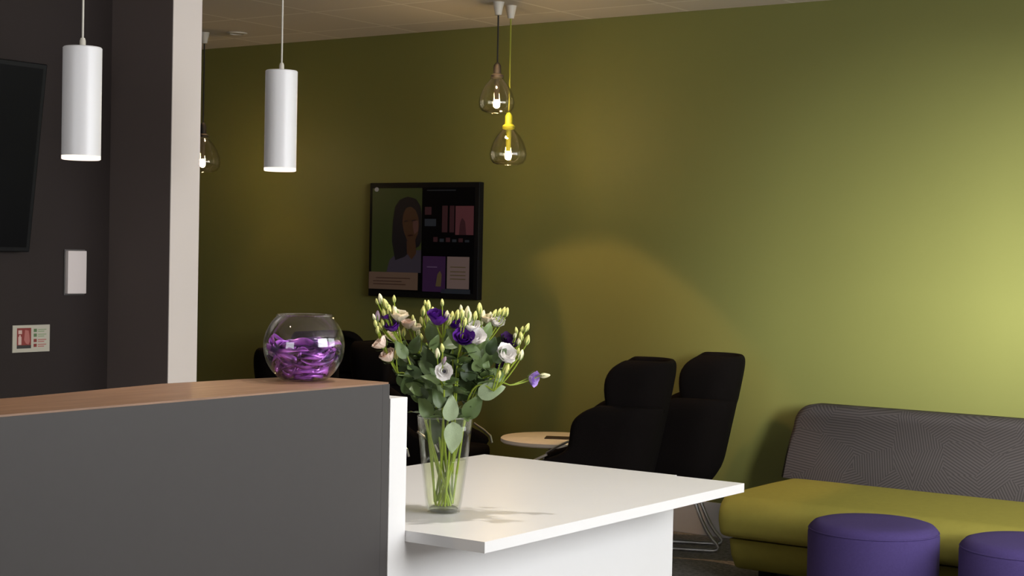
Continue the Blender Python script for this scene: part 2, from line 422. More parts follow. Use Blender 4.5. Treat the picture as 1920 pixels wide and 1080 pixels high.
def pouf(x, y, z, r, label):
    t = empty('pouf', (x, y, 0), label, 'pouf', 'purple poufs in front of the sofa')
    pr_ = [(0, z), (r*.5, z), (r-.045, z-.002), (r-.022, z-.009), (r-.007, z-.024), (r, z-.048), (r, .2), (r-.002, .03), (r-.02, .012), (0, .012)]
    obj('upholstered_body', lathe(bmesh.new(), pr_, 64), purple_fabric, t)
    pts = [((r-.0035)*math.cos(2*PI*i/64), (r-.0035)*math.sin(2*PI*i/64), z-.034) for i in range(65)]
    obj('top_seam', tube(bmesh.new(), pts, .0032, 6, cap=False), purple_fabric, t)
    for k in range(4):
        a = PI/4+k*PI/2
        obj('glide', lathe(bmesh.new(), [(0, .014), (.018, .014), (.018, 0), (0, 0)], 12, c=(.17*math.cos(a), .17*math.sin(a), 0)), black_plastic, t)
pouf(-2.489, 6.005, 0.43, 0.252, 'round purple fabric pouf seen whole in front of the olive sofa')
pouf(-1.885, 6.02, 0.425, 0.252, 'round purple fabric pouf cut off by the right edge of the picture')

# ------------------------------------------------------------------ black wing chairs
def u_shell(rows, n_w=5, n_c=6, n_b=4):
    """rows: (z, half width, wing depth, rear x, corner radius); open at the front (+x)"""
    bm = bmesh.new(); grid = []
    for z, wd, d, off, rc in rows:
        rc = min(rc, wd*.95, d*.95); pts = []
        for i in range(n_w): pts.append((off+d-(d-rc)*i/n_w, wd*(1.0-.03*(n_w-i)/n_w)))
        for i in range(n_c):
            a = math.radians(90+90*i/n_c); pts.append((off+rc+rc*math.cos(a), wd-rc+rc*math.sin(a)))
        for i in range(n_b): pts.append((off, (wd-rc)*(1-2*i/n_b)))
        left = [(x, -y) for x, y in pts[:n_w+n_c][::-1]]
        pts += [(off, -(wd-rc))] + left
        grid.append([bm.verts.new((x, y, z)) for x, y in pts])
    for a, b in zip(grid[:-1], grid[1:]):
        for k in range(len(a)-1): bm.faces.new((a[k], a[k+1], b[k+1], b[k]))
    return bm
def lean(z): return -0.25 - (z-0.42)*0.20
def make_chair(label):
    t = empty('wing_chair', (0, 0, 0), label, 'chair', 'black wing chairs')
    body = [(.335, .20, .24, -.175, .10), (.365, .232, .38, -.215, .12), (.41, .245, .50, -.245, .13), (.455, .25, .555, lean(.455), .13), (.485, .25, .53, lean(.485), .13), (.515, .25, .44, lean(.515), .13), (.545, .25, .37, lean(.545), .13), (.575, .25, .362, lean(.575), .13), (.62, .25, .366, lean(.62), .13),
            (.67, .25, .372, lean(.67), .13), (.703, .248, .362, lean(.705), .13), (.728, .243, .335, lean(.728), .13), (.743, .235, .295, lean(.743), .12), (.750, .215, .25, lean(.750), .12)]
    o = obj('body_shell', u_shell(body), black_fabric, t); solid(o, .045); subsurf(o)
    hd = [(.715, .185, .225, lean(.715)-.004, .11), (.745, .19, .235, lean(.745)-.004, .11), (.80, .195, .258, lean(.80)-.003, .11), (.86, .195, .272, lean(.86)-.002, .11), (.90, .19, .268, lean(.90)-.001, .11),
          (.928, .182, .248, lean(.925)+.001, .11), (.945, .168, .215, lean(.943)+.004, .10), (.953, .135, .17, lean(.952)+.018, .08)]
    o = obj('headrest', u_shell(hd), black_fabric, t); solid(o, .045); subsurf(o)
    bm = bmesh.new(); box(bm, -.20, .32, -.215, .215, .36, .445, bev=.032, seg=3)
    obj('seat', bm, black_fabric, t)
    for s in (-1, 1):
        y = s*.10
        pts = [(.22, y, .352), (-.06, y, .35), (-.12, y, .32)] + bez((-.145, y, .27), (-.20, y, .10), (-.262, y, .045), 5) + bez((-.272, y, .03), (-.272, y, .011), (-.24, y, .011), 4)
        pts += [(-.1, y, .011), (.1, y, .011)] + bez((.22, y, .011), (.27, y, .011), (.268, y, .05), 4) + [(.24, y, .2), (.22, y, .335)]
        obj('sled_leg', tube(bmesh.new(), pts, .0095, 8), chrome, t)
    obj('crossbar', tube(bmesh.new(), [(.10, -.10, .352), (.10, .10, .352)], .008, 8), chrome, t)
    for s in (-1, 1):
        obj('arm_trim', tube(bmesh.new(), [(.17, s*.272, .535), (.23, s*.272, .505), (.275, s*.27, .475), (.29, s*.262, .44)], .006, 8), chrome, t)
    bm = tube(bmesh.new(), [(.315, -.17, .352), (.325, -.05, .350), (.325, .05, .350), (.315, .17, .352)], .008, 8)
    obj('front_rail', bm, chrome, t)
    return t
ch = make_chair('black high-backed wing chair standing nearest the sofa end')
def place(o, x, y, rz): o.location = (x, y, 0); o.rotation_euler = (0, 0, rz)
Fv = Vector((math.cos(math.radians(203)), math.sin(math.radians(203))))
p = at(1345, 870, 8.07); place(ch, p.x+Fv.x*.25, p.y+Fv.y*.25, math.radians(203))
c2 = copy_tree(ch); c2['label'] = 'black wing chair beside the round table, directly behind the white desk corner'
p = at(1213, 850, 7.59); place(c2, p.x+Fv.x*.25, p.y+Fv.y*.25, math.radians(203))
c3 = copy_tree(ch); c3['label'] = 'black wing chair half hidden behind the left side of the flowers'
p = at(672, 700, 9.45); place(c3, p.x, p.y-.05, 0.0)
c4 = copy_tree(ch); c4['label'] = 'black wing chair behind the vase, its armrest showing right of the glass'
p = at(786, 800, 8.55); place(c4, p.x, p.y, math.radians(5))
c5 = copy_tree(ch); c5['label'] = 'black wing chair hidden behind the purple fishbowl'
p = at(622, 715, 7.85); place(c5, p.x, p.y, math.radians(12))

# round side table
p = at(1037, 820, 8.05)
tb = empty('side_table', (-4.645, 6.985, 0), 'small round cream-topped table between the black chairs', 'table')
TZ = 0.50; TR = 0.275
obj('tabletop', lathe(bmesh.new(), [(0, TZ), (TR-.006, TZ), (TR, TZ-.005), (TR, TZ-.020), (TR-.008, TZ-.026), (0, TZ-.026)], 56), table_lam, tb)
obj('pedestal', lathe(bmesh.new(), [(0, TZ-.026), (.09, TZ-.027), (.09, TZ-.034), (.026, TZ-.04), (.024, .03), (0, .03)], 24), black_plastic, tb)
obj('base', lathe(bmesh.new(), [(0, .032), (.03, .030), (.17, .012), (.175, .006), (.172, 0), (0, 0)], 40), chrome, tb)
bm = BOX(-.085, .085, -.055, .055, 0, .004)
lf = obj('leaflet', bm, M('dark printed card', (0.035, 0.018, 0.012), 0.5), smooth=False)
lf.location = (-4.60, 6.99, TZ); lf.rotation_euler = (0, 0, .5)
tag(lf, 'small dark leaflet lying flat on the round cream table', 'leaflet')

# ------------------------------------------------------------------ left wall fittings
tv = empty('wall_television', (WL, 3.24, 1.76), 'large black television tilted forward on the charcoal left wall', 'television')
bm = BOX(-.02, .022, -.64, .64, -.345, .345, bev=.004)
o = obj('casing', bm, black_plastic, tv); o.rotation_euler = (0, math.radians(7.4), 0); o.location = (.075, 0, 0)
o2 = obj('screen', BOX(.022, .0235, -.622, .622, -.327, .327), screen_black, tv, smooth=False); o2.rotation_euler = o.rotation_euler; o2.location = o.location
obj('wall_bracket', BOX(0, .056, -.12, .12, -.12, .10), black_plastic, tv, smooth=False)
def fix(o, x0=None): return o
sw = empty('wall_panel', (WL, 4.129, 1.341), 'blank white upright panel on the charcoal wall beside the column', 'wall panel')
obj('face_plate', BOX(.0, .022, -.0445, .0445, -.082, .082, bev=.003), M('white plastic', (0.74, 0.66, 0.63), 0.5), sw)
obj('back_rim', BOX(.0, .006, -.049, .049, -.087, .087, bev=.001), M('grey plastic rim', (0.10, 0.09, 0.085), 0.5), sw)
sg = empty('safety_sign', (WL, 3.932, 1.0935), 'small white fire safety sign with red block and green lines', 'sign')
sign_white = M('sign white', (0.50, 0.46, 0.37), 0.5); sign_red = M('sign red', (0.22, 0.018, 0.012), 0.5); sign_pink = M('sign pale red', (0.42, 0.13, 0.11), 0.5)
sign_green = M('sign green', (0.09, 0.16, 0.06), 0.5); sign_black = M('sign black', (0.015, 0.012, 0.010), 0.5)
SWd, SHt = .0845, .0505
obj('sign_board', BOX(0, .004, -SWd, SWd, -SHt, SHt, bev=.0008), sign_white, sg)
def flat(name, y0, y1, z0, z1, mt, par, lift=.0046):
    return obj(name, BOX(.0038, lift, y0, y1, z0, z1), mt, par, smooth=False)
obj('red_panel', box(BOX(.0038, .0046, -.066, -.002, -.036, .040), .0038, .0047, -.066, -.002, -.036, -.024, mi=1), [sign_red, sign_black], sg, smooth=False)
bm = bmesh.new()                                     # extinguisher and flame pictograms in pale ink
box(bm, .0044, .0050, -.060, -.046, -.022, .008); box(bm, .0044, .0050, -.0565, -.0495, .008, .014); box(bm, .0044, .0050, -.060, -.044, .018, .032)
obj('pictogram', bm, M('sign pale print', (0.62, 0.42, 0.36), 0.5), sg, smooth=False)
bm = bmesh.new()
vs = [(-.030, .033), (-.014, .030), (-.010, .012), (-.008, -.010), (-.014, -.022), (-.026, -.018), (-.034, -.004), (-.032, .014)]
a_ = [bm.verts.new((.0044, y, z)) for y, z in vs]; b_ = [bm.verts.new((.0050, y, z)) for y, z in vs]
bm.faces.new(a_); bm.faces.new(b_[::-1])
for i in range(len(vs)): bm.faces.new((a_[i], a_[(i+1) % len(vs)], b_[(i+1) % len(vs)], b_[i]))
obj('pictogram', bm, sign_pink, sg, smooth=False)
bm = bmesh.new()
for z, mi in ((.030, 0), (.012, 0), (-.008, 1), (-.026, 1)): 
    box(bm, .0038, .0046, .010, .024, z-.006, z+.006, mi=mi)
    for k in range(2): box(bm, .0038, .0046, .030, .068-.010*k, z+.001-.007*k, z+.0045-.007*k, mi=2 if mi == 0 else 3)
obj('printed_lines', bm, [sign_green, sign_red, M('sign pale green', (0.25, 0.33, 0.18), .5), sign_pink], sg, smooth=False)

# ------------------------------------------------------------------ notice screen on the green wall
ns = empty('notice_screen', (-5.908, WALL_Y-.001, 1.510), 'black framed notice screen with a portrait on the green wall', 'screen')
HW, HH = .405, .336
bm = bmesh.new()
box(bm, -HW, HW, -.045, 0, -HH, HH, bev=.004)
obj('casing', bm, black_plastic, ns)
obj('screen', BOX(-HW+.03, HW-.03, -.0465, -.044, -HH+.035, HH-.03), screen_black, ns, smooth=False)
def scr(name, col, s=1.0, rough=.35):
    return M(name, tuple(c*.5 for c in col), rough, emit=(col, s*.55))
olive_p = scr('screen olive', (.014, .018, .004)); hair_p = scr('screen dark hair', (.0025, .002, .003)); skin_p = scr('screen skin', (.022, .009, .004))
cheek_p = scr('screen cheek', (.036, .015, .012)); shirt_p = scr('screen shirt', (.018, .014, .020)); band_p = scr('screen beige', (.055, .033, .022))
ink_p = scr('screen ink', (.025, .012, .008)); plum_p = scr('screen plum', (.018, .006, .024)); rose_p = scr('screen rose', (.05, .015, .018)); card_p = scr('screen card', (.085, .058, .052))
slate_p = scr('screen slate', (.010, .012, .016)); wine_p = scr('screen wine', (.020, .006, .008)); gold_p = scr('screen ochre', (.045, .032, .014)); lamp_p = scr('screen white mark', (.12, .11, .10))
def poly(bm, pts, lay, mi):
    """flat printed shape lying on the screen"""
    y1 = -.0466-lay*.0004; y0 = y1+.0005
    a = [bm.verts.new((x, y0, z)) for x, z in pts]; b = [bm.verts.new((x, y1, z)) for x, z in pts]
    fs = [bm.faces.new(a), bm.faces.new(b[::-1])]
    for i in range(len(pts)): fs.append(bm.faces.new((a[i], a[(i+1) % len(pts)], b[(i+1) % len(pts)], b[i])))
    for f in fs: f.material_index = mi
def ell(cx, cz, rx, rz, n=20, k=0): return [(cx+rx*math.cos(2*PI*i/n), cz+rz*math.sin(2*PI*i/n)) for i in range(n)]
def rect(x0, x1, z0, z1): return [(x0, z0), (x1, z0), (x1, z1), (x0, z1)]
# portrait: u,v = position in the photographed 0..1080 square of the screen
def uv(u, v): return ((u-527)/940*.826, -(v-548)/940*.655)
def UR(u0, u1, v0, v1):
    a, b = uv(u0, v1), uv(u1, v0); return rect(a[0], b[0], a[1], b[1])
def UP(*ps): return [uv(*q) for q in ps]
bm = bmesh.new()
poly(bm, UR(92, 520, 112, 822), 0, 0)
poly(bm, UP((225, 822), (250, 720), (300, 672), (400, 640), (520, 630), (520, 822)), 1, 4)
poly(bm, UP((300, 720), (268, 560), (272, 400), (290, 270), (330, 210), (400, 182), (470, 205), (508, 262), (519, 330), (519, 560), (500, 600), (430, 640), (380, 690)), 2, 1)
poly(bm, UP((362, 330), (385, 280), (430, 268), (470, 300), (492, 360), (500, 430), (488, 500), (462, 560), (430, 580), (395, 540), (368, 470), (356, 400)), 3, 2)
poly(bm, UP((395, 560), (470, 550), (478, 660), (440, 712), (400, 660)), 2.6, 2)
poly(bm, UP((450, 380), (492, 390), (492, 470), (462, 500), (446, 440)), 4, 3)
poly(bm, UP((372, 388), (400, 382), (402, 392), (374, 398)), 4, 1); poly(bm, UP((436, 380), (470, 376), (470, 386), (438, 392)), 4, 1)
poly(bm, UP((405, 508), (445, 500), (452, 512), (410, 520)), 4, 7)
poly(bm, UR(72, 495, 822, 968), 1, 5)
for v in (868, 895, 920): poly(bm, UR(110+(v % 5)*8, 430-(v % 7)*12, v, v+9), 2, 6)
o = obj('portrait_picture', bm, [olive_p, hair_p, skin_p, cheek_p, shirt_p, band_p, ink_p, M('lip red', (.02, .004, .003), .5)], ns, smooth=False)
o['label'] = 'dim portrait of a dark-haired woman above a beige caption band'
bm = bmesh.new()
poly(bm, UR(560, 800, 128, 136), 0, 2)
for u0, u1, v0, v1, mi in ((545, 600, 270, 335, 1), (545, 640, 370, 430, 2), (690, 735, 260, 480, 1), (752, 790, 260, 480, 1)): poly(bm, UR(u0, u1, v0, v1), 0, mi)
poly(bm, UR(800, 948, 262, 500), 0, 0); poly(bm, UP((830, 500), (838, 400), (855, 360), (880, 390), (890, 500)), 1, 1)
for k in range(6): poly(bm, UR(620+k*52, 655+k*52, 520+(k*13) % 22, 560), 0, 2 if k % 2 else 1)
o = obj('picture_strip', bm, [rose_p, wine_p, slate_p], ns, smooth=False)
bm = bmesh.new()
poly(bm, UR(535, 725, 680, 975), 0, 0); poly(bm, UR(570, 655, 765, 774), 1, 1)
poly(bm, UP((645, 930), (660, 830), (680, 800), (695, 830), (690, 930)), 1, 2)
obj('plum_panel', bm, [plum_p, scr('screen lilac', (.05, .03, .06)), gold_p], ns, smooth=False)
bm = bmesh.new()
poly(bm, UR(738, 920, 680, 945), 0, 0); poly(bm, UR(690, 930, 948, 985), 0, 1)
for v in (762, 800, 830, 860): poly(bm, UR(765, 890, v, v+8), 1, 2)
obj('text_card', bm, [card_p, slate_p, gold_p], ns, smooth=False)
bm = bmesh.new(); q = uv(128, 122); poly(bm, ell(q[0], q[1], .016, .013), 2, 0)
obj('logo_mark', bm, [lamp_p], ns, smooth=False)

# ------------------------------------------------------------------ pendant lamps
def cylinder_pendant(loc, rz, hh, label):
    t = empty('cylinder_pendant', loc, label, 'pendant lamp', 'white cylinder pendants over the reception counter')
    r = .055
    obj('shade', lathe(bmesh.new(), [(.006, hh), (r-.003, hh), (r, hh-.003), (r, .012), (r-.003, .012), (r-.003, hh-.004), (.006, hh-.004)], 48, close=True), white_metal, t)
    obj('diffuser', lathe(bmesh.new(), [(0, 0), (r-.004, 0), (r, .002), (r, .0118), (0, .0118)], 48), glow, t)
    top = CEIL-loc[2]
    obj('cord_grip', lathe(bmesh.new(), [(0, hh+.026), (.006, hh+.026), (.0085, hh+.018), (.0085, hh-.002), (0, hh-.002)], 16), cup_mat, t)
    obj('cord', tube(bmesh.new(), [(0, 0, hh+.02), (0, 0, top-.02)], .003, 8), cord_white, t)
    obj('ceiling_cup', lathe(bmesh.new(), [(0, top), (.04, top), (.038, top-.012), (.012, top-.028), (0, top-.028)], 24), cup_mat, t)
    l = spot('pendant_light', (0, 0, -.01), 3.0, 120, .6, (1, .85, .68)); l.parent = t
    return t
cylinder_pendant((-3.71, 3.106, 1.690), 0, .322, 'white cylinder pendant lamp in front of the charcoal wall')
cylinder_pendant((-3.89, 4.118, 1.712), 0, .345, 'white cylinder pendant lamp hanging before the green wall')

def glass_pendant(x, y, zbot, scale, cordmat, label, cupr=.030):
    t = empty('glass_pendant', (x, y, zbot), label, 'pendant lamp', 'clear glass pendants near the green wall')
    s = scale
    prof = [(.030, .185), (.034, .180), (.030, .172), (.040, .160), (.058, .140), (.074, .112), (.086, .080), (.091, .052), (.087, .026), (.074, .008), (.055, .001), (.052, .0)]
    prof = [(r*s, z*s) for r, z in prof]
    o = obj('glass_shade', lathe(bmesh.new(), prof, 48), amber_clear, t); solid(o, .003)
    top = CEIL-zbot
    obj('socket', lathe(bmesh.new(), [(0, .255*s), (.009, .255*s), (.019, .240*s), (.020, .200*s), (.033, .190*s), (.033, .178*s), (.014, .172*s), (.012, .066*s), (0, .066*s)], 24), cordmat, t)
    b_ = obj('bulb', lathe(bmesh.new(), [(0, .066*s), (.009, .065*s), (.014, .056*s), (.017, .044*s), (.015, .032*s), (.009, .025*s), (0, .023*s)], 20), bulb_glow, t)
    obj('cord', tube(bmesh.new(), [(0, 0, .25*s), (0, 0, top-.05)], .0042, 8), cordmat, t)
    obj('ceiling_cup', lathe(bmesh.new(), [(0, top), (cupr, top), (cupr*.92, top-.01), (cupr*.55, top-.066), (0, top-.068)], 24), cup_mat, t)
    return t
glass_pendant(-4.905, 6.783, 2.163, 1.0, cord_black, 'upper clear glass pendant on a black cord, of the close pair')
gp = at(953, 280, 8.475)
glass_pendant(gp.x, gp.y, 1.905, 1.05, cord_lime, 'lower clear glass pendant on a lime green cord, of the close pair')
glass_pendant(-7.163, 6.914, 1.895, 1.15, cord_black, 'clear glass pendant partly hidden by the white column edge')
dl = empty('ceiling_light', (-7.0, 7.02, CEIL), 'flat pale round fitting on the ceiling beside the far pendant cup', 'ceiling light')
obj('trim_ring', lathe(bmesh.new(), [(.040, 0), (.062, 0), (.060, -.006), (.042, -.008)], 32, close=True), cup_mat, dl)
obj('lens', lathe(bmesh.new(), [(0, -.003), (.042, -.003), (.042, -.001), (0, -.001)], 32), M('frosted lens', (.5, .45, .38), .4), dl)

# ------------------------------------------------------------------ fishbowl with purple ribbons
BO = Vector((-2.770, 3.030, CT))
bw = empty('glass_fishbowl', BO, 'round glass fishbowl full of purple ribbons on the counter end', 'bowl')
R_ = .1010; zc = .086
prof = [(0, .002), (.045, .002)]
a0 = math.asin(-(zc-.004)/R_) if zc-.004 < R_ else -PI/2
for i in range(0, 25):
    a = math.radians(-57) + (math.radians(47)-math.radians(-57))*i/24
    prof.append((R_*math.cos(a), zc+R_*math.sin(a)*1.0))
prof.append((R_*math.cos(math.radians(47))+.003, zc+R_*math.sin(math.radians(47))+.003))
o = obj('bowl_wall', lathe(bmesh.new(), prof, 64), clear, bw); solid(o, .0025, 1.0)
def metallic_purple():
    mt, nt, b = newmat('purple satin ribbon')
    tc = nt.nodes.new('ShaderNodeTexCoord'); n = nt.nodes.new('ShaderNodeTexNoise'); n.inputs['Scale'].default_value = 26; n.inputs['Detail'].default_value = 2
    r = nt.nodes.new('ShaderNodeValToRGB')
    r.color_ramp.elements[0].position = .38; r.color_ramp.elements[0].color = (.030, .003, .075, 1)
    r.color_ramp.elements[1].position = .68; r.color_ramp.elements[1].color = (.58, .16, .78, 1)  # ramp puts lilac highlights and dark gaps into the ribbon colour
    nt.links.new(tc.outputs['Object'], n.inputs['Vector']); nt.links.new(n.outputs['Fac'], r.inputs[0]); nt.links.new(r.outputs[0], b.inputs['Base Color'])
    b.inputs['Roughness'].default_value = .28; b.inputs['Metallic'].default_value = .35
    return mt
bm = bmesh.new(); rnd = random.Random(3)
for k in range(85):
    z0 = rnd.uniform(.010, .086); rmax = math.sqrt(max(R_**2-(z0-zc)**2, 1e-4))-.010
    rr = rmax*(rnd.uniform(.75, 1.0) if k % 3 else rnd.uniform(.2, .8)); a = rnd.uniform(0, 2*PI); ln = rnd.uniform(.7, 2.4); wd = rnd.uniform(.008, .019)
    tw = rnd.uniform(-.9, .9); dz = rnd.uniform(-.030, .030); ph = rnd.uniform(0, 6); prev = None; N_ = 14
    for i in range(N_+1):
        t = i/N_; aa = a+ln*t; z = z0+dz*math.sin(PI*t)+.004*math.sin(ph+7*t); z = min(max(z, .011), .118)
        rloc = min(rr, math.sqrt(max(R_**2-(z-zc)**2, 1e-4))-.010)+.003*math.sin(ph+5*t)
        ti = tw+1.2*math.sin(ph+4*t)*.6
        c = Vector((rloc*math.cos(aa), rloc*math.sin(aa), z)); d = Vector((math.cos(aa)*math.sin(ti), math.sin(aa)*math.sin(ti), math.cos(ti)))*wd*.5
        if c.z-abs(d.z) < .005: c.z = .006+abs(d.z)
        cur = (bm.verts.new(c-d), bm.verts.new(c+d))
        if prev: bm.faces.new((prev[0], cur[0], cur[1], prev[1]))
        prev = cur
o = obj('purple_ribbon', bm, metallic_purple()); o.location = BO; solid(o, .0006)
tag(o, 'tangle of shiny purple ribbon filling the glass fishbowl', 'ribbon', kind='stuff')

# ------------------------------------------------------------------ vase of lisianthus
VB = Vector((-2.690, 3.510, DT))
vs_ = empty('glass_vase', VB, 'tapered clear glass vase of water on the white desk', 'vase')
prof = [(0, .0015), (.038, .0015), (.042, .004), (.047, .03), (.0545, .09), (.062, .15), (.069, .215), (.073, .262)]
o = obj('vase_wall', lathe(bmesh.new(), prof, 56), vase_glass, vs_); solid(o, .003, 1.0)
obj('vase_foot', lathe(bmesh.new(), [(0, .016), (.034, .016), (.040, .012), (.038, .005), (0, .005)], 40), glass('thick glass foot', (.93, .96, .92), .10, .7, 2.0), vs_)
obj('vase_rim', tube(bmesh.new(), [(.0745*math.cos(2*PI*i/56), .0745*math.sin(2*PI*i/56), .262) for i in range(57)], .0022, 6, cap=False), glass('rim glass', (.95, .97, .95), .15, .8, 2.0), vs_)
obj('water', lathe(bmesh.new(), [(0, .018), (.0405, .018), (.0462, .04), (.0525, .09), (.0595, .143), (.0588, .145), (0, .1445)], 48), water_mat, vs_)

def soft(name, col, rough=.6, trans=.0, noise=None, sub=0):
    mt = M(name, col, rough, noise=noise, spec=.3)
    return mt
stem_mat = soft('green stem', (.29, .38, .035), .5); 
def leaf_material():
    mt, nt, b = newmat('grey-green leaf')
    tc = nt.nodes.new('ShaderNodeTexCoord'); oi = nt.nodes.new('ShaderNodeObjectInfo')
    r = nt.nodes.new('ShaderNodeValToRGB'); r.color_ramp.elements[0].color = (.036, .065, .018, 1); r.color_ramp.elements[1].color = (.20, .29, .10, 1)
    nt.links.new(oi.outputs['Random'], r.inputs[0])
    wv = nt.nodes.new('ShaderNodeTexNoise'); wv.inputs['Scale'].default_value = 70; nt.links.new(tc.outputs['Object'], wv.inputs['Vector'])
    mx = nt.nodes.new('ShaderNodeMix'); mx.data_type = 'RGBA'; mx.blend_type = 'MULTIPLY'; mx.inputs[0].default_value = .25
    nt.links.new(r.outputs[0], mx.inputs[6]); nt.links.new(wv.outputs['Fac'], mx.inputs[7]); nt.links.new(mx.outputs[2], b.inputs['Base Color'])
    b.inputs['Roughness'].default_value = .45; b.inputs['Specular IOR Level'].default_value = .4
    return mt
leaf_mat = leaf_material()
white_petal = soft('white petal', (.90, .87, .84), .6, noise=(30, .04)); cream_petal = soft('cream petal', (.88, .78, .60), .6, noise=(40, .10)); blush_petal = soft('blush petal', (.86, .68, .57), .6, noise=(40, .1))
purple_petal = soft('deep purple petal', (.11, .016, .27), .55, noise=(60, .35)); dark_petal = soft('plum petal', (.045, .010, .085), .55, noise=(60, .3)); lilac_petal = soft('lilac petal', (.50, .34, .75), .6, noise=(40, .12))
bud_mat = soft('cream green bud', (.80, .78, .26), .55, noise=(60, .12)); bud_pale = soft('pale cream bud', (.88, .82, .52), .55, noise=(60, .1)); mauve_bud = soft('mauve bud', (.40, .28, .36), .6)
center_mat = soft('dark flower centre', (.10, .09, .12), .6)
sepal_mat = soft('sepal green', (.17, .26, .06), .55)

def leaf_mesh(seed):
    rn = random.Random(seed); bm = bmesh.new(); NL, NW = 10, 6; g = []
    curl = rn.uniform(.15, .5); fold = rn.uniform(.12, .35)
    for i in range(NL+1):
        t = i/NL; wv = .30*math.sin(PI*min(1, t**.8))**.75*(1-.35*t)
        row = []
        for j in range(NW+1):
            s = j/NW*2-1
            row.append(bm.verts.new((wv*s, fold*abs(s)*wv+.012*math.sin(9*t+3*s), 0) ))
            row[-1].co.z = t*math.cos(curl*t); row[-1].co.y += -curl*.6*t*t + (0.02 if abs(s) > .9 else 0)*math.sin(12*t)
        g.append(row)
    for i in range(NL):
        for j in range(NW): bm.faces.new((g[i][j], g[i][j+1], g[i+1][j+1], g[i+1][j]))
    bmesh.ops.remove_doubles(bm, verts=bm.verts, dist=1e-5)
    me = bpy.data.meshes.new('leaf'); bmesh.ops.recalc_face_normals(bm, faces=bm.faces); bm.to_mesh(me); bm.free()
    me.materials.append(leaf_mat)
    for p_ in me.polygons: p_.use_smooth = True
    return me
leaf_meshes = [leaf_mesh(i) for i in range(6)]
lit_leaf = leaf_mesh(9); lit_leaf.materials.clear(); lit_leaf.materials.append(soft('lit leaf green', (.30, .37, .22), .5, noise=(50, .25)))  # lighter leaf copy: light on the facing leaves is put into the colour
def bud_mesh(mt, seed):
    rn = random.Random(seed); bm = bmesh.new()
    prof = [(0, 0), (.12, .02), (.19, .16), (.235, .34), (.225, .52), (.165, .74), (.085, .92), (0, 1.0)]
    seg = 10; lathe(bm, prof, seg)
    for v in bm.verts:                                  # twisted furled petals
        a = math.atan2(v.co.y, v.co.x); k = 1+.13*math.sin(3*a+5*v.co.z); v.co.x *= k; v.co.y *= k
    n0 = len(bm.faces)
    for k in range(5):                                  # slim sepals hugging the bud
        a = 2*PI*k/5; pts = [(.10, .0), (.235, .2), (.26, .42), (.22, .62)]; prev = None
        for i, (r_, z_) in enumerate(pts):
            hw = (.075, .06, .04, .008)[i]
            d = Vector((math.cos(a), math.sin(a), 0)); s_ = Vector((-d.y, d.x, 0))
            cur = (bm.verts.new(d*r_+s_*hw+Vector((0, 0, z_))), bm.verts.new(d*r_-s_*hw+Vector((0, 0, z_))))
            if prev: bm.faces.new((prev[0], cur[0], cur[1], prev[1])).material_index = 1
            prev = cur
    me = bpy.data.meshes.new('bud'); bm.to_mesh(me); bm.free(); me.materials.append(mt); me.materials.append(sepal_mat)
    for p_ in me.polygons: p_.use_smooth = True
    return me
BUD = {'b': [bud_mesh(bud_mat, 1), bud_mesh(bud_mat, 2)], 'c': [bud_mesh(bud_pale, 3), bud_mesh(bud_pale, 4)], 'm': [bud_mesh(mauve_bud, 5)]}
def blossom_mesh(mt, seed, openness):
    """ruffled cup of overlapping petals, radius about 1, opening along +z"""
    rn = random.Random(seed); bm = bmesh.new()
    for ring, (np_, rad, hgt, op) in enumerate(((6, 1.0, 1.25, openness), (5, .74, 1.2, openness*.62), (4, .45, 1.05, openness*.3))):
        for k in range(np_):
            a0_ = 2*PI*(k+rn.uniform(-.12, .12))/np_ + ring*.6; NU, NV = 6, 7; g = []
            wid = 2*PI/np_*.82; rl = rn.uniform(.92, 1.08); f0 = rn.uniform(0, 6)
            for i in range(NV+1):
                t = i/NV; row = []
                r_ = rad*rl*(.10+.90*math.sin(t*PI/2)**.8)*(.72+.28*op) + op*.45*t**3*rad
                z_ = hgt*rl*(t**1.25)*(1-.35*op*t)
                for j in range(NU+1):
                    s_ = j/NU*2-1
                    aa = a0_+wid*s_*(.55+.45*math.sin(min(1, t*1.3)*PI/2))
                    zz = z_ - .20*hgt*s_*s_*t*t + .05*math.sin(5*s_+f0)*t*t
                    rr = r_*(1+.05*math.sin(6*s_+f0)*t*t) - .06*rad*(1-s_*s_)*0
                    row.append(bm.verts.new((rr*math.cos(aa), rr*math.sin(aa), zz)))
                g.append(row)
            for i in range(NV):
                for j in range(NU): bm.faces.new((g[i][j], g[i][j+1], g[i+1][j+1], g[i+1][j]))
    me = bpy.data.meshes.new('blossom'); bm.to_mesh(me); bm.free(); me.materials.append(mt)
    for p_ in me.polygons: p_.use_smooth = True
    return me
BL = {}
for key, mt in (('w', white_petal), ('k', cream_petal), ('s', blush_petal), ('p', purple_petal), ('d', dark_petal), ('l', lilac_petal)):
    BL[key] = [blossom_mesh(mt, hash(key) % 7+ord(key)+i, (.25, .45)[i]) for i in range(2)]
BL['o'] = [blossom_mesh(white_petal, 77, 1.0)]
def sepal_mesh():
    bm = bmesh.new()
    for k in range(5):
        a = 2*PI*k/5; d = Vector((math.cos(a), math.sin(a), 0)); s_ = Vector((-d.y, d.x, 0)); prev = None
        for r_, z_, hw in ((.06, -.1, .09), (.45, .05, .09), (.85, .35, .05), (1.0, .62, .008)):
            cur = (bm.verts.new(d*r_*1.02+s_*hw+Vector((0, 0, z_-.06))), bm.verts.new(d*r_*1.02-s_*hw+Vector((0, 0, z_-.06))))
            if prev: bm.faces.new((prev[0], cur[0], cur[1], prev[1]))
            prev = cur
    me = bpy.data.meshes.new('sepals'); bm.to_mesh(me); bm.free(); me.materials.append(sepal_mat); return me
SEP = sepal_mesh()
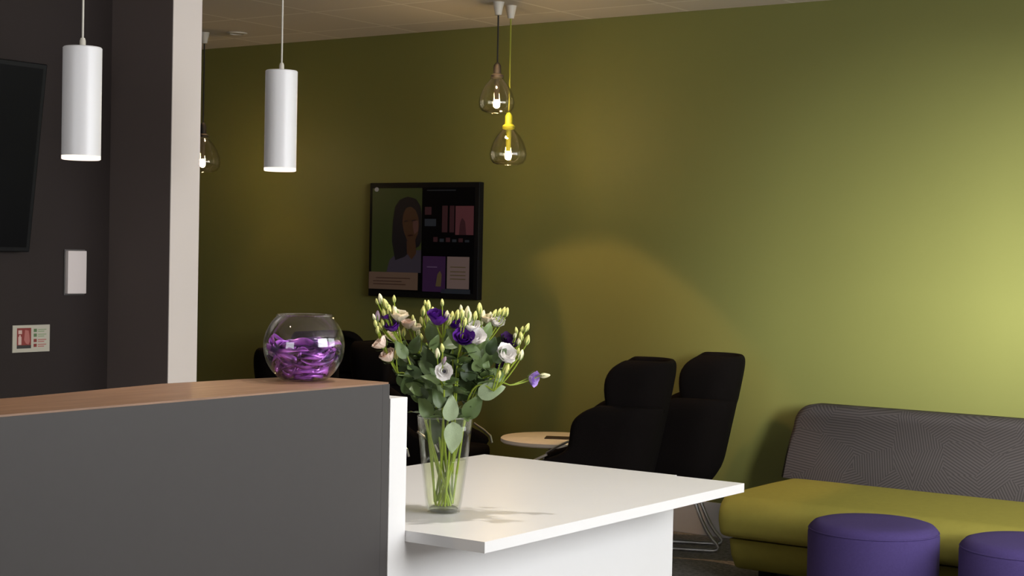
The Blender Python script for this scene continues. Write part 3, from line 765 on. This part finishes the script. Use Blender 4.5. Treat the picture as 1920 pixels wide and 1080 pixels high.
def centre_mesh():
    bm = bmesh.new(); lathe(bm, [(0, .62), (.10, .60), (.22, .48), (.24, .32), (.15, .1), (0, .05)], 12)
    for k in range(6):
        a = 2*PI*k/6; c = Vector((.2*math.cos(a), .2*math.sin(a), .6))
        tube(bm, [Vector((.1*math.cos(a), .1*math.sin(a), .3)), c], [.03, .05], 6)
    me = bpy.data.meshes.new('flower_centre'); bm.to_mesh(me); bm.free(); me.materials.append(center_mat); return me
CEN = centre_mesh()
def put(name, me, parent, loc, direction, size, spin=0.0, roll_to=None):
    o = bpy.data.objects.new(name, me); COL.objects.link(o); o.parent = parent
    q = Vector(direction).normalized().to_track_quat('Z', 'Y')
    o.rotation_mode = 'QUATERNION'; o.rotation_quaternion = q @ Euler((0, 0, spin)).to_quaternion()
    o.location = loc; o.scale = (size,)*3
    return o
DV = 4.432; PXM = DV/F                         # metres per pixel at the vase
rn = random.Random(11)
def q3(x, y, off): return at(x, y, DV+off)
# every stem: label, depth offset from the vase, blossoms (x, y, radius px, type, facing), buds (x, y, length px, type), leaves count
STEMS = [
 ('flower stem with a drooping blush blossom at the far left edge of the bouquet', -.05,
  [(714, 644, 13, 's', (-.6, -.2, .55)), (728, 668, 14, 's', (-.4, -.3, .7))], [(704, 606, 15, 'b'), (708, 618, 15, 'b'), (743, 664, 19, 'b'), (701, 594, 12, 'c'), (720, 640, 12, 'b')], 6),
 ('tallest flower stem at the bouquet\'s upper left with a purple blossom', -.02,
  [(737, 612, 13, 'p', (-.3, -.5, .7)), (748, 592, 14, 'k', (.2, -.3, 1)), (724, 594, 7, 'p', (-.4, -.2, .8))],
  [(713, 560, 20, 'c'), (723, 570, 22, 'b'), (730, 582, 22, 'b'), (721, 588, 20, 'b'), (741, 584, 24, 'c'), (739, 560, 14, 'b'), (707, 565, 12, 'b'), (708, 592, 20, 'm'), (714, 612, 16, 'b'), (717, 605, 15, 'b')], 4),
 ('flower stem with small cream blossoms between the left purple ones', .03,
  [(766, 608, 12, 's', (-.1, -.3, 1)), (738, 630, 14, 'k', (-.2, -.4, .9)), (779, 614, 10, 'k', (.2, -.3, 1))],
  [(776, 606, 20, 'c'), (784, 622, 18, 'c'), (757, 622, 18, 'b'), (790, 632, 14, 'b'), (774, 596, 12, 'b')], 7),
 ('flower stem topped by pale green buds beside the upper purple blossom', .10,
  [], [(794, 582, 22, 'b'), (803, 572, 20, 'b'), (811, 585, 20, 'b'), (800, 602, 24, 'c'), (791, 603, 20, 'b'), (797, 568, 12, 'b'), (806, 598, 16, 'b')], 7),
 ('flower stem with the largest deep purple blossom at the bouquet\'s top', -.06,
  [(821, 597, 17, 'p', (.1, -.45, .85)), (812, 588, 9, 'p', (-.2, -.4, .9))], [(829, 567, 14, 'b'), (838, 592, 20, 'c'), (843, 602, 16, 'b')], 6),
 ('flower stem with a small violet blossom right of the top purple one', .0,
  [(852, 608, 11, 'p', (.3, -.6, .7))], [(841, 598, 22, 'c'), (848, 592, 18, 'b'), (857, 590, 20, 'b'), (863, 612, 14, 'c')], 7),
 ('flower stem with a purple blossom pressed against two white ones', -.09,
  [(869, 634, 15, 'p', (.1, -.7, .55))], [(866, 588, 18, 'b'), (872, 604, 16, 'b')], 8),
 ('flower stem with two large white blossoms at the centre right', -.07,
  [(884, 613, 14, 'w', (.1, -.5, .8)), (891, 633, 15, 'w', (.2, -.6, .6))], [(877, 586, 24, 'c'), (870, 592, 22, 'c'), (880, 595, 22, 'c'), (864, 578, 14, 'c'), (891, 592, 18, 'b')], 7),
 ('flower stem with a round white blossom under the upper right buds', .02,
  [(931, 603, 13, 'w', (.4, -.6, .5)), (909, 625, 11, 'w', (.5, -.2, .8)), (914, 598, 11, 'k', (.1, -.2, 1))],
  [(899, 578, 22, 'b'), (905, 592, 22, 'c'), (918, 594, 20, 'c'), (927, 588, 18, 'b'), (936, 585, 16, 'b'), (944, 584, 18, 'b'), (950, 585, 18, 'b'), (903, 602, 16, 'c')], 6),
 ('flower stem leaning right with dark plum blossoms and loose buds', .03,
  [(953, 640, 14, 'd', (.4, -.5, .7)), (930, 652, 10, 'd', (.2, -.6, .6)), (936, 684, 9, 'd', (.3, -.5, -.2))],
  [(968, 620, 14, 'b'), (977, 630, 18, 'b'), (973, 640, 18, 'c'), (988, 614, 18, 'b'), (989, 637, 20, 'b'), (979, 617, 12, 'b'), (966, 628, 14, 'c')], 6),
 ('flower stem with a bright white blossom at the bouquet\'s right side', -.08,
  [(948, 664, 16, 'w', (.5, -.65, .45))], [(977, 665, 20, 'c'), (950, 692, 22, 'b'), (936, 702, 16, 'b'), (972, 658, 12, 'b')], 7),
 ('flower stem with one open white blossom facing out at mid height', -.14,
  [(832, 696, 13, 'o', (-.25, -1, .12))], [(820, 662, 20, 'c'), (829, 652, 16, 'b'), (833, 676, 16, 'm')], 8),
 ('lone flower stem reaching far right with a lilac blossom', .02,
  [(1000, 710, 12, 'l', (.8, -.4, -.15))], [(1022, 704, 20, 'c')], 3),
 ('leafy stem filling the shaded middle of the bouquet', .12, [], [(790, 645, 14, 'b'), (808, 655, 14, 'b')], 11),
 ('leafy stem with broad leaves low at the bouquet\'s right', -.03, [], [(925, 712, 12, 'b')], 9),
 ('leafy stem with broad leaves low at the bouquet\'s left', .04, [], [(770, 690, 12, 'b')], 9),
]
ctr = Vector((VB.x, VB.y, 0))
for si, (label, off, bls, buds, nl) in enumerate(STEMS):
    ang = 2*PI*si/len(STEMS)*5; foot = VB + Vector((.024*math.cos(ang), .024*math.sin(ang), .020+.004*(si % 3)))
    tips = [q3(b[0], b[1], off) for b in bls] + [q3(b[0], b[1], off) for b in buds]
    cen = sum(tips, Vector())/len(tips)
    low = min(tips, key=lambda p_: p_.z)
    root = empty('lisianthus_stem', foot, label, 'flower', 'cut flowers in the glass vase')
    hub = cen.copy(); hub.z = min(cen.z, low.z)-.045
    hub.x = VB.x+(hub.x-VB.x)*.74; hub.y = VB.y+(hub.y-VB.y)*.74
    if si in (13, 14, 15): hub = cen + Vector((0, 0, .01))
    if si == 12: hub = q3(955, 722, .0)
    if hub.z < VB.z+.30: hub.z = VB.z+.30
    # main stem: inside the vase, through its mouth, then out to the hub
    hd = Vector((hub.x-VB.x, hub.y-VB.y, 0)); lim = min(1.0, .058/max(hd.length, 1e-4))
    mouth = Vector((VB.x, VB.y, VB.z+.262)) + hd*min(lim, .6)
    path = [foot] + [foot.lerp(mouth, t) for t in (.25, .5, .75)] + bez(mouth, mouth+(mouth-foot)*.45+Vector((0, 0, .02)), hub, 7)
    bm = bmesh.new(); nP = len(path)
    tube(bm, [p_-foot for p_ in path], [.0034-.0014*i/nP for i in range(nP)], 7)
    dirs = []
    for (x, y, sz, ty, *rest), tip in zip(list(bls)+list(buds), tips):
        isb = len(rest) > 0
        if isb:
            dv = Vector(rest[0]); dv = rt0*dv.x + Vector((fw.x, fw.y, 0)).normalized()*(-dv.y if False else dv.y) + Vector((0, 0, 1))*dv.z
            if dv.dot(fw) > .3: dv = dv
            r_ = sz*PXM*1.28; base = tip - dv.normalized()*r_*.62
        else:
            out = (tip-hub); dv = (out.normalized()*.6+Vector((0, 0, .8))+Vector((rn.uniform(-.35, .35), rn.uniform(-.35, .35), 0)))
            if si == 12: dv = Vector((.9, .3, .1))
            ln = sz*PXM*1.05; base = tip - dv.normalized()*ln*.5
        dirs.append((base, dv.normalized()))
        mid = hub.lerp(base, .5)+Vector((0, 0, -.012))+dv.normalized()*(-.012)
        tube(bm, [p_-foot for p_ in bez(hub, mid, base, 6)], [.0018]*6+[.0014], 6)
    obj('stem', bm, stem_mat, root)
    for (x, y, sz, ty, fc), (base, dv) in zip(bls, dirs):
        r_ = sz*PXM*(1.28 if ty != 'o' else .92)
        o = put('blossom', rn.choice(BL[ty]), root, base-foot, dv, r_*.98, rn.uniform(0, 6))
        s_ = put('sepals', SEP, o, (0, 0, 0), (0, 0, 1), 1.0, 0)
        if ty == 'o': put('flower_centre', CEN, o, (0, 0, .1), (0, 0, 1), 1.0, 0)
    for (x, y, sz, ty), (base, dv) in zip(buds, dirs[len(bls):]):
        put('bud', rn.choice(BUD[ty]), root, base-foot, dv, sz*PXM*1.05, rn.uniform(0, 6))
    # leaves along the upper stem
    for k in range(nl):
        t = rn.uniform(.0, 1.0); i0 = 4; seg_ = path[i0:]
        pos = seg_[min(int(t*(len(seg_)-1)), len(seg_)-1)]
        a = rn.uniform(0, 2*PI); dv = Vector((math.cos(a), math.sin(a), rn.uniform(.1, .9)))
        put('leaf', leaf_meshes[rn.randrange(6)], root, pos-foot, dv, rn.uniform(.042, .075), rn.uniform(-.8, .8))
# broad leaves near the vase mouth, three with light put into their colour
def leaf_on(stem_index_label, x, y, lenpx, dirn, spin, off):
    root = next(o for o in SC.objects if o.get('label') == stem_index_label)
    p_ = q3(x, y, off); d = Vector(dirn).normalized()
    put('leaf', leaf_meshes[rn.randrange(6)], root, p_-d*lenpx*PXM*.5-Vector(root.location), d, lenpx*PXM, spin)
R14, R15, R11, R13 = STEMS[14][0], STEMS[15][0], STEMS[11][0], STEMS[13][0]
def vdir(r_, u_, f_): return rt0*r_ + Vector((0, 0, 1))*u_ + Vector((fw.x, fw.y, 0))*f_
def leaf_facing(lab, x, y, lenpx, r_, u_, off, tilt=0.0):
    """a leaf whose face is turned roughly to the window side"""
    root = next(o for o in SC.objects if o.get('label') == lab)
    zax = vdir(r_, u_, -.15).normalized(); nrm = (Vector((fw.x, fw.y, 0))*-1+rt0*(.35+tilt)+Vector((0, 0, .35)))
    yax = (nrm - zax*nrm.dot(zax)).normalized(); xax = yax.cross(zax)
    mt = Matrix((xax, yax, zax)).transposed()
    o = bpy.data.objects.new('leaf', lit_leaf if (int(x), int(y)) in ((846, 765), (850, 822), (922, 732)) else leaf_meshes[rn.randrange(6)]); COL.objects.link(o); o.parent = root
    o.rotation_mode = 'QUATERNION'; o.rotation_quaternion = mt.to_quaternion()
    L_ = lenpx*PXM; o.scale = (L_*1.15, L_, L_); o.location = q3(x, y, off)-zax*L_*.5-Vector(root.location)
for a in ((R11, 846, 765, 52, .15, 1, -.085), (R11, 850, 822, 62, .05, -1, -.078), (R14, 888, 762, 56, .6, .8, -.05), (R14, 922, 732, 56, 1, .35, -.06), (R15, 797, 762, 50, -.3, .9, -.06),
          (R15, 812, 805, 60, -.1, 1, .02), (R15, 764, 700, 60, -1, .35, -.03), (R13, 790, 700, 60, -.3, 1, .03), (R13, 815, 730, 56, .1, 1, -.02), (R14, 868, 725, 60, .3, 1, -.02), (R14, 905, 700, 56, .5, .9, .02),
          (R15, 780, 735, 50, -.6, .8, -.01), (R13, 855, 690, 60, .1, 1, .02), (R13, 802, 672, 60, -.2, 1, .02), (R14, 880, 690, 54, .2, 1, -.06), (R11, 822, 745, 44, -.3, .9, -.09), (R14, 862, 792, 46, .4, .9, .0),
          (R13, 845, 655, 56, .0, 1, .05), (R13, 785, 660, 52, -.4, .9, .05), (R14, 915, 668, 50, .4, .9, .05)):
    leaf_facing(*a)

# the dark leafy heart of the bouquet
for k in range(78):
    x = rn.uniform(745, 940); y = rn.uniform(612, 745)
    if abs(x-842)/110 + abs(y-670)/95 > 1.25: continue
    lab = STEMS[rn.choice((2, 3, 4, 5, 6, 7, 8, 10, 13, 14, 15))][0]
    leaf_facing(lab, x, y, rn.uniform(28, 50), rn.uniform(-.9, .9), rn.uniform(.3, 1), rn.uniform(-.10, .10), rn.uniform(-.7, .7))
